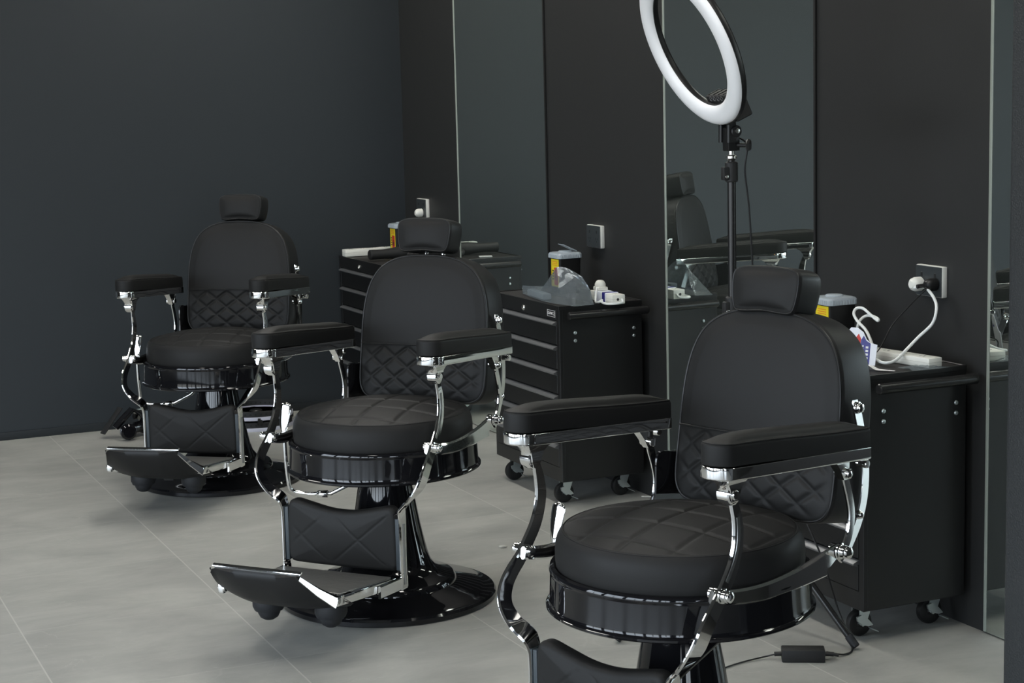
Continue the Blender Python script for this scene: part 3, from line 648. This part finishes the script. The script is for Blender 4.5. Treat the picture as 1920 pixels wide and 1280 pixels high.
# ------------------------------------------------------------------ sharps containers
def make_sharps(loc, label):
    t = thing('sharps_container', label, 'sharps box', loc, 0, 'black sharps boxes with clear lids')
    bm = B(); rows = []
    for z, g in ((0, -.005), (.004, -.002), (.06, 0), (.12, .001), (.128, .002)):
        rows.append([bm.verts.new((x, y, z)) for x, y in rrect(0, .092, 0, .088, .012, g)])
    grid_faces(bm, rows); cap(bm, rows[0][::-1]); cap(bm, rows[-1]); obj('bin', bm, 'bplastic', t)
    bm = B(); rows = []
    for z, g in ((.126, .003), (.127, .006), (.140, .006), (.145, .003), (.147, -.004)): rows.append([bm.verts.new((x, y, z)) for x, y in rrect(0, .092, 0, .088, .016, g)])
    grid_faces(bm, rows); cap(bm, rows[0][::-1]); cap(bm, rows[-1])
    lathe(bm, [(.026, 0), (.026, .004), (.022, .006), (0, .006)], 28, (.046, .044, .146)); l = obj('lid', bm, 'lid', t)
    bm = B()
    for k in range(9):
        box(bm, .006+k*.0095, .009+k*.0095, -.0075, -.0055, .128, .140); box(bm, -.0075, -.0055, .008+k*.0085, .011+k*.0085, .128, .140)
    obj('lid_rib', bm, 'lid', l)
    bm = B(); box(bm, -.0022, -.0002, .004, .066, .026, .124); lb = obj('warning_label', bm, 'yellow', t)
    bm = B(); box(bm, -.0028, -.0018, .008, .040, .032, .094); obj('label_panel', bm, 'red', lb)
    bm = B()
    for z in (.114, .108, .102): box(bm, -.0028, -.0018, .014, .056, z, z+.0022)
    obj('label_print', bm, 'orange', lb)
    bm = B()
    for k in range(3):
        a = k*2*pi/3+pi/2; tube(bm, [(-.0030, .024+.006*cos(a)+.0065*cos(q*pi/8), .060+.006*sin(a)+.0065*sin(q*pi/8)) for q in range(16)], .0011, 5, True)
    for k in range(4): box(bm, -.0028, -.0018, .045, .057, .050+k*.010, .055+k*.010)
    obj('label_symbol', bm, 'ink', lb)
    return t
def rrect(x0, x1, y0, y1, r, g=0):
    x0 -= g; x1 += g; y0 -= g; y1 += g; o = []
    for cx, cy, a0 in ((x1-r, y1-r, 0), (x0+r, y1-r, 90), (x0+r, y0+r, 180), (x1-r, y0+r, 270)):
        for k in range(5): a = radians(a0+k*22.5); o.append((cx+r*cos(a), cy+r*sin(a)))
    return o
sc = make_sharps((2.880, 5.933, TZ), 'black sharps box with lid flap ajar, behind the crumpled clear plastic bag')
copy_tree(sc, (2.880, 4.172, TZ), 0, 'black sharps box with yellow and red label, right behind the nearest headrest')
copy_tree(sc, (2.925, 7.790, TZ), 0, 'black sharps box in the back corner, half hidden by the middle headrest')
for q in (c for c in bpy.data.objects if c.name.startswith('sharps_container')): q.scale = (1, 1, 1.06)
bm = B(); box(bm, .030, .085, .02, .07, .149, .151, tf=lambda c: Vector((c.x, c.y, c.z+(.085-c.x)*.45))); obj('lid_flap', bm, 'lid', sc)

# ------------------------------------------------------------------ plastic bags, packaging, papers
def crumple(name, label, ctrl, loc, amp, seed, n=26):
    # ctrl: function (u,v)->(x,y,z) height sheet folded over itself
    random.seed(seed); bm = B(); top = []; 
    for i in range(n+1):
        row = []
        for j in range(n+1):
            x, y, z = ctrl(i/n, j/n); row.append(bm.verts.new((x+random.uniform(-amp, amp), y+random.uniform(-amp, amp), max(.0006, z+random.uniform(-amp, amp)*1.2*(z > .004)))))
        top.append(row)
    grid_faces(bm, top, False)
    o = obj(name, bm, 'film', None, smooth=False); o.location = loc
    return tag(o, label, 'plastic bag', None)
def facet_bag():
    bm = B()
    P = {}
    def v(n, x, y, z): P[n] = bm.verts.new((.62*x+.07*y, y, z))
    # folded, peaked bag; local x toward wall, y deeper
    v('tail', .060, .475, .030); v('tail2', .075, .455, .006); v('tailb', .035, .43, .004); v('neckt', .055, .34, .040); v('neckl', .012, .33, .005); v('neckr', .10, .36, .006)
    v('pk1', .085, .155, .128); v('pk2', .125, .120, .126); v('sh1', .165, .03, .100); v('rt', .195, .0, .050); v('rb', .190, -.035, .004); v('fb', .070, -.035, .003); v('fl', .010, .08, .004); v('lf', -.0, .18, .004); v('mid', .115, .02, .062); v('mid2', .060, .10, .055); v('bk1', .165, .16, .06); v('bk2', .19, .20, .004); v('bk3', .12, .27, .045); v('nk', .03, .24, .035); v('rb2', .215, .06, .004); v('m3', .14, .055, .098)
    F = ['tail tailb neckl neckt', 'tail neckt neckr tail2', 'tail tail2 tailb', 'neckt neckl nk', 'neckl lf nk', 'neckt nk bk3', 'neckt bk3 neckr', 'bk3 bk2 neckr', 'nk lf mid2', 'nk mid2 pk1', 'nk pk1 bk3', 'pk1 pk2 bk1', 'pk1 bk1 bk3', 'bk3 bk1 bk2', 'lf fl mid2', 'fl fb mid2', 'mid2 m3 pk1', 'pk1 m3 pk2', 'mid2 mid m3', 'mid2 fb mid', 'mid fb rb', 'mid rb rt', 'mid rt m3', 'm3 rt sh1', 'm3 sh1 pk2', 'pk2 sh1 bk1', 'sh1 rt rb2', 'rt rb rb2', 'sh1 rb2 bk1', 'bk1 rb2 bk2']
    for f in F:
        try: bm.faces.new([P[k] for k in f.split()])
        except ValueError: pass
    bmesh.ops.subdivide_edges(bm, edges=bm.edges[:], cuts=4, use_grid_fill=True)
    random.seed(7)
    for q in bm.verts:
        if q.co.z > .008: q.co += Vector([random.uniform(-1, 1)*.0010 for _ in range(3)])
    return bm
bm = facet_bag(); o = obj('plastic_bag', bm, 'film', None, smooth=False); o.location = (2.712, 5.585, TZ); tag(o, 'crumpled clear plastic bag heaped on the middle drawer unit', 'plastic bag')
bm = B(); box(bm, 0, .035, 0, .19, 0, .024, .006); o = obj('plastic_roll', bm, mats='lid', parent=None); o.location = (2.745, 5.80, TZ+.001); o.rotation_euler = (0, 0, -.12); tag(o, 'translucent wrapped grey bundle inside the crumpled plastic bag', 'package')
def flatbag(u, v):
    x = .12*(u-.5); y = .085*(v-.5)*(1-.3*abs(u-.5)); return x, y, .004+.004*sin(u*9+v*5)*(1-abs(2*v-1))
crumple('plastic_bag', 'flattened clear plastic wrap under the end of the long power board on the right', flatbag, (2.925, 3.795, TZ), .0015, 3, 14).location.z = TZ
# packaging card
cdt = thing('packaging_card', 'white, red and blue packaging card leaning beside the white power board', 'packaging', (2.832, 3.930, TZ), radians(-62)); cdt.scale = (1.1, 1.1, 1.12)
bm = B(); pts = [(-.055, 0), (.024, 0), (.026, .05), (.006, .054), (-.004, .062), (-.014, .078), (-.03, .088), (-.048, .088), (-.060, .075), (-.062, .05)]
def ext(bm, pts, y0, y1, tilt=.18):
    a = [bm.verts.new((x, y0+z*tilt, z)) for x, z in pts]; b = [bm.verts.new((x, y1+z*tilt, z)) for x, z in pts]; grid_faces(bm, [a, b]); cap(bm, a); cap(bm, b[::-1])
ext(bm, pts, 0, .0012); cdo = obj('card', bm, 'card', cdt)
bm = B(); ext(bm, [(-.020, .002), (.008, .002), (.008, .052), (-.004, .058), (-.012, .07), (-.018, .06)], -.0009, -.0001); obj('blue_print', bm, 'blue', cdt)
bm = B(); ext(bm, [(-.034, .022), (-.021, .010), (-.019, .062), (-.026, .074), (-.036, .060), (-.028, .045)], -.0010, -.0001); obj('red_print', bm, 'red', cdt)
bm = B(); tube(bm, [(-.046+.007*cos(a*pi/8), -.001+.065*.18, .065+.008*sin(a*pi/8)) for a in range(16)], .0022, 6, True); obj('round_logo', bm, 'blue', cdt)
bm = B()
for k in range(6): ext(bm, [(-.014, .008+k*.007), (-.010, .008+k*.007), (-.010, .012+k*.007), (-.014, .012+k*.007)], -.0013, -.0008)
for k in range(5): ext(bm, [(-.004, .006+k*.0085), (.003, .006+k*.0085), (.003, .011+k*.0085), (-.004, .011+k*.0085)], -.0013, -.0008)
obj('white_print', bm, 'print', cdt)
def paper(u, v):
    return .10*(u-.5), .035*(v-.5)*(1-u*.7), .003+.012*math.exp(-((u-.28)/.14)**2)*(1-.3*v)
bm = B(); rows = [[bm.verts.new((*paper(i/16, j/5)[:2], paper(i/16, j/5)[2])) for j in range(6)] for i in range(17)]
grid_faces(bm, rows, False); o = obj('paper_slip', bm, 'paper'); o.location = (2.80, 3.835, TZ); o.rotation_euler = (0, 0, radians(-60)); tag(o, 'curled white paper slip at the front of the right drawer unit top', 'paper')
bm = B(); box(bm, 0, .03, 0, .02, 0, .012, .002, 1); o = obj('paper_scrap', bm, 'card'); o.location = (2.748, 3.862, TZ); tag(o, 'small pale folded scrap of packaging beside the curled paper slip', 'packaging')

# hair dryer on the corner unit
hd = thing('hair_dryer', 'black hair dryer lying on the corner drawer unit, partly behind the middle chair', 'hair dryer', (2.905, 7.660, TZ))
bm = B(); lathe(bm, [(0, 0), (.020, 0), (.024, .004), (.022, .07), (.024, .10), (.030, .15), (.030, .185), (.024, .205), (0, .208)], 28, (-.165, -.01, .031), (1, .06, .0)); obj('barrel', bm, 'bmatte', hd)
bm = B(); tube(bm, spline([(0.0, .015, .032), (.03, -.03, .020), (.05, -.07, .016), (.055, -.02, .016)], 6), .014, 12); obj('handle', bm, 'bmatte', hd)
bm = B(); box(bm, -.02, .04, -.02, .02, 0, .004); o = obj('paper_slip', bm, 'paper'); o.location = (2.86, 7.50, TZ+.001); o.rotation_euler = (0, 0, .3); tag(o, 'white paper slip lying by the hair dryer on the corner drawer unit', 'paper')

# ------------------------------------------------------------------ ring light on its stand
RC = Vector((2.385, 4.088, 1.603)); th, ph = 3.077, -.417
N_ = Vector((cos(th)*cos(ph), sin(th)*cos(ph), sin(ph))); A_ = Vector((-sin(th), cos(th), 0)); U_ = N_.cross(A_)
PX, PY = 2.513, 4.100
rl = thing('ring_light', 'large white ring light tilted on a tall black tripod stand beside the nearest chair', 'ring light', (PX, PY, 0))
L0 = Vector((PX, PY, 0))
def rp_(a, r, n): return RC+(A_*cos(a)+U_*sin(a))*r+N_*n-L0
def ringm(prof, m, name, par, seg=96):
    bm = B(); rows = [[bm.verts.new(rp_(2*pi*k/seg, r, n)) for k in range(seg)] for r, n in prof]; rows.append(rows[0]); grid_faces(bm, rows); return obj(name, bm, m, par, 50)
ringm([(.226, -.004)]+[(.1995+.0275*cos(a*pi/10), .002+.018*sin(a*pi/10)) for a in range(11)]+[(.173, -.004)], 'diff', 'diffuser_ring', rl)
ringm([(.2285, .002), (.2285, -.010), (.224, -.015), (.174, -.015), (.1705, -.010), (.1705, .002), (.173, .003), (.174, -.006), (.2255, -.006), (.226, .003)], 'bplastic', 'ring_housing', rl)
# control box behind the bottom of the ring
def rbx(bm, a0, a1, u0, u1, n0, n1, bev=.003): box(bm, a0, a1, u0, u1, n0, n1, bev, 1, tf=lambda c: RC+A_*c.x+U_*c.y+N_*c.z-L0)
bm = B(); rbx(bm, -.068, .068, -.226, -.160, -.060, -.010); rbx(bm, -.058, .058, -.165, -.148, -.050, -.010); cb_ = obj('control_box', bm, 'bmatte', rl)
for k in (-3, -1, 1, 3):
    bm = B(); rbx(bm, k*.014-.0015, k*.014+.0015, -.1482, -.1462, -.050, -.012, 0); obj('vent_fin', bm, 'bplastic', cb_)
for k in (-1.7, -.6, .6, 1.7):
    bm = B(); tube(bm, [RC+A_*(k*.018+.006*cos(a*pi/8))+U_*(-.158)+N_*(-.0092)+U_*(.006*sin(a*pi/8))-L0 for a in range(16)], .0008, 5, True); obj('control_knob', bm, 'pull', cb_)
# bracket and pole
bot = RC-U_*.205-N_*.028-L0
bm = B(); p1 = Vector((.004, .0, 1.375)); p2 = Vector((0, 0, 1.318))
band(bm, [bot+Vector((0, -.02, .01)), Vector((.002, -.02, 1.40)), Vector((.002, -.02, 1.345))], .028, .012, yref=(0, 1, 0)); band(bm, [bot+Vector((0, .02, .01)), Vector((.002, .02, 1.40)), Vector((.002, .02, 1.345))], .028, .012, yref=(0, 1, 0))
box(bm, -.018, .018, -.016, .016, 1.322, 1.385, .003); rod(bm, (0, -.030, 1.375), (0, .030, 1.375), .016, 20); obj('tilt_bracket', bm, 'bplastic', rl)
bm = B(); lathe(bm, [(0, 0), (.006, 0), (.007, .004), (0, .006)], 14, (0, -.030, 1.376), (0, -1, 0)); obj('bracket_bolt', bm, 'steel', rl)
bm = B(); rod(bm, (.01, -.012, 1.338), (.034, -.03, 1.336), .006); lathe(bm, [(0, 0), (.013, 0), (.017, .004), (.017, .010), (.012, .014), (0, .014)], 5, (.03, -.027, 1.336), (.8, -.6, 0)); obj('clamp_knob', bm, 'bplastic', rl)
bm = B(); lathe(bm, [(0, 1.296), (.010, 1.296), (.012, 1.300), (.0145, 1.302), (.0145, 1.308), (.008, 1.312), (.008, 1.324), (0, 1.324)], 20); obj('top_spigot', bm, 'steel', rl)
bm = B(); rod(bm, (0, 0, .50), (0, 0, 1.298), .0085, 20); obj('inner_pole', bm, 'hand', rl)
bm = B(); rod(bm, (0, 0, .86), (0, 0, 1.25), .0115, 20); rod(bm, (0, 0, .10), (0, 0, .90), .0135, 20); po = obj('outer_pole', bm, 'hand', rl)
for z, r in ((1.238, .0175), (.872, .019)):
    bm = B(); rod(bm, (0, 0, z), (0, 0, z+.055), r, 20, bev=.003); box(bm, -.030, -.008, -.012, .008, z+.006, z+.042, .004); cl_ = obj('height_clamp', bm, 'bmatte', rl)
    bm = B(); lathe(bm, [(.005, 0), (.004, .003), (0, .004)], 12, (-.022, -.012, z+.016), (0, -1, 0)); obj('clamp_screw', bm, 'steel', cl_)
foot = Vector((2.676-PX, 3.759-PY, 0)); fa = atan2(foot.y, foot.x); fr2 = foot.length
for k, da in enumerate((0, radians(125), radians(-118))):
    d = Vector((cos(fa+da), sin(fa+da), 0)); rr = fr2 if k == 0 else fr2*.96
    bm = B(); rod(bm, d*.02+Vector((0, 0, .405)), d*rr+Vector((0, 0, .012)), .0095, 16); lg = obj('leg', bm, 'hand', rl)
    bm = B(); q0 = d*.02+Vector((0, 0, .405)); q1 = d*rr+Vector((0, 0, .012)); e_ = (q1-q0).normalized(); rod(bm, q1-e_*.03, q1+e_*.006, .0115, 16); obj('leg_tip', bm, 'rubber', lg)
    bm = B(); rod(bm, (0, 0, .14), q0.lerp(q1, .45), .006, 10); obj('leg_brace', bm, 'hand', lg)
bm = B(); rod(bm, (0, 0, .385), (0, 0, .425), .022, 20); rod(bm, (0, 0, .12), (0, 0, .155), .02, 20); obj('leg_collar', bm, 'bmatte', rl)
# cable hanging from the head down to the adapter
bm = B(); c0 = RC+A_*(-.060)-U_*.222-N_*.048-L0
tube(bm, spline([c0, c0+Vector((.012, 0, -.05)), Vector((.036, -.02, 1.34)), Vector((.030, -.02, 1.27)), Vector((.042, -.02, 1.17)), Vector((.050, -.02, 1.05)), Vector((.052, -.02, .98)), Vector((.05, -.02, .80)), Vector((.10, -.05, .50)), Vector((.13, -.22, .25)), Vector((.165, -.26, .09)), Vector((.155, -.34, .012)), Vector((.11, -.372, .004)), Vector((.055, -.367, .017))], 8), .0026, 8)
obj('cable', bm, 'bplastic', rl)
ad = thing('power_adapter', 'black power adapter brick on the floor by the nearest drawer unit casters', 'power adapter', (2.507, 3.752, 0), radians(-30))
bm = B(); box(bm, -.056, .056, -.024, .024, 0, .033, .003, 2); obj('brick', bm, 'bmatte', ad)
bm = B(); rod(bm, (.055, 0, .017), (.080, 0, .016), .006); rod(bm, (.076, 0, .016), (.092, 0, .014), .0045); rod(bm, (-.055, 0, .017), (-.075, 0, .016), .006)
tube(bm, spline([(-.07, 0, .016), (-.11, .0, .006), (-.17, -.04, .0035), (-.30, -.16, .0035), (-.5, -.22, .0035)], 8), .0022, 8); obj('cord', bm, 'bplastic', ad)

# ------------------------------------------------------------------ round two tier stand behind the rearmost chair
rs_ = thing('round_rack', 'round black perforated two tier rack with pale rims, on floor behind the rearmost chair', 'rack', (2.20, 7.765, 0))
def hoop(z, r, name='tier'):
    bm = B(); lathe(bm, [(r, z), (r+.006, z+.002), (r+.006, z+.030), (r, z+.032), (r-.003, z+.030), (r-.003, z+.002), (r, z)], 72); h = obj(name, bm, 'bmatte', rs_)
    bm = B(); lathe(bm, [(r-.006, z-.010), (r+.010, z-.010), (r+.012, z-.004), (r+.010, z+.006), (r-.006, z+.006), (r-.006, z-.010)], 72); obj('tier_rim', bm, 'lav', h)
    bm = B()
    for k in range(44):
        a = 2*pi*k/44; lathe(bm, [(.0045, 0), (.0045, .0012), (0, .0014)], 8, ((r+.0055)*cos(a), (r+.0055)*sin(a), z+.018), (cos(a), sin(a), 0)); lathe(bm, [(.0045, 0), (.0045, .0012), (0, .0014)], 8, ((r-.0025)*cos(a), (r-.0025)*sin(a), z+.018), (-cos(a), -sin(a), 0))
    obj('perforation', bm, 'dark', h)
hoop(.010, .158); hoop(.060, .158)
bm = B()
for k in range(4):
    a = k*pi/2-1.75; x, y = .158*cos(a), .158*sin(a); box(bm, x-.012, x+.012, y-.012, y+.012, .030, .062, .003)
rod(bm, (0, 0, .0), (0, 0, .075), .03, 20)
for k in range(4): a = k*pi/2+.4; rod(bm, (0, 0, .04), (.156*cos(a), .156*sin(a), .04), .006)
obj('spacer', bm, 'bplastic', rs_)

# black clamp gear on the floor at left
jk = thing('phone_clamp', 'tangle of black clamps and a tilted flat holder on the floor by the slate wall', 'clamp', (1.645, 7.80, 0), .30)
bm = B(); lathe(bm, [(0, 0), (.026, 0), (.034, .004), (.036, .008), (.030, .012), (.036, .016), (.036, .028), (.030, .032), (.034, .036), (.026, .044), (0, .044)], 14, (-.060, -.045, .037), (-.35, -1, .1)); obj('knob', bm, 'enamel', jk, 20)
bm = B(); band(bm, [(-.085, .01, .045), (-.045, .0, .085), (-.010, -.005, .118), (.012, -.005, .098), (.045, .0, .050)], .016, .045, yref=(0, 1, 0), edge=-1); box(bm, -.06, .02, -.035, .02, .022, .055, .006); obj('jaw', bm, 'enamel', jk, 25)
bm = B(); rod(bm, (.0, .0, .040), (.085, .0, .052), .024, 14); rod(bm, (.08, .0, .050), (.15, .01, .060), .018, 14); box(bm, .035, .060, -.02, .02, .010, .05, .004); obj('arm', bm, 'enamel', jk, 25)
bm = B(); rod(bm, (.015, .03, .085), (.135, .035, .080), .013, 12); box(bm, .030, .075, .015, .05, .080, .112, .006); obj('upper_arm', bm, 'bplastic', jk)
bm = B(); box(bm, .085, .112, -.028, -.022, .040, .066); obj('steel_tab', bm, 'zinc', jk)
bm = B(); box(bm, .035, .058, .02, .035, .112, .118, .002); obj('steel_tab', bm, 'zinc', jk)
bm = B(); box(bm, -.003, .003, -.020, .020, -.072, .072, .002, tf=lambda c: Matrix.Rotation(radians(42), 3, 'Y') @ c + Vector((-.085, .05, .078))); obj('flat_holder', bm, 'bmatte', jk)

# crumbs of plaster
for (x, y, s) in ((2.291, 5.195, .011),):
    bm = B(); bmesh.ops.create_icosphere(bm, subdivisions=2, radius=s)
    for v in bm.verts: v.co = Vector((v.co.x*1.3*(1+random.uniform(-.2, .2)), v.co.y*(1+random.uniform(-.2, .2)), v.co.z*.4+.004))
    o = obj('plaster_crumb', bm, 'dust'); o.location = (x, y, 0); tag(o, 'small pale crumb of plaster on the floor between the middle and nearest chairs', 'debris')
bm = B(); tube(bm, [(.00, 0, .004), (.03, .02, .008), (.05, .05, .006), (.052, .08, .010), (.058, .12, .006), (.03, .15, .004)], .003, 6); o = obj('plaster_strip', bm, 'dust'); o.location = (3.0, 5.44, 0); tag(o, 'thin pale peeled strip on the floor at the wall beside the middle drawer unit', 'debris')
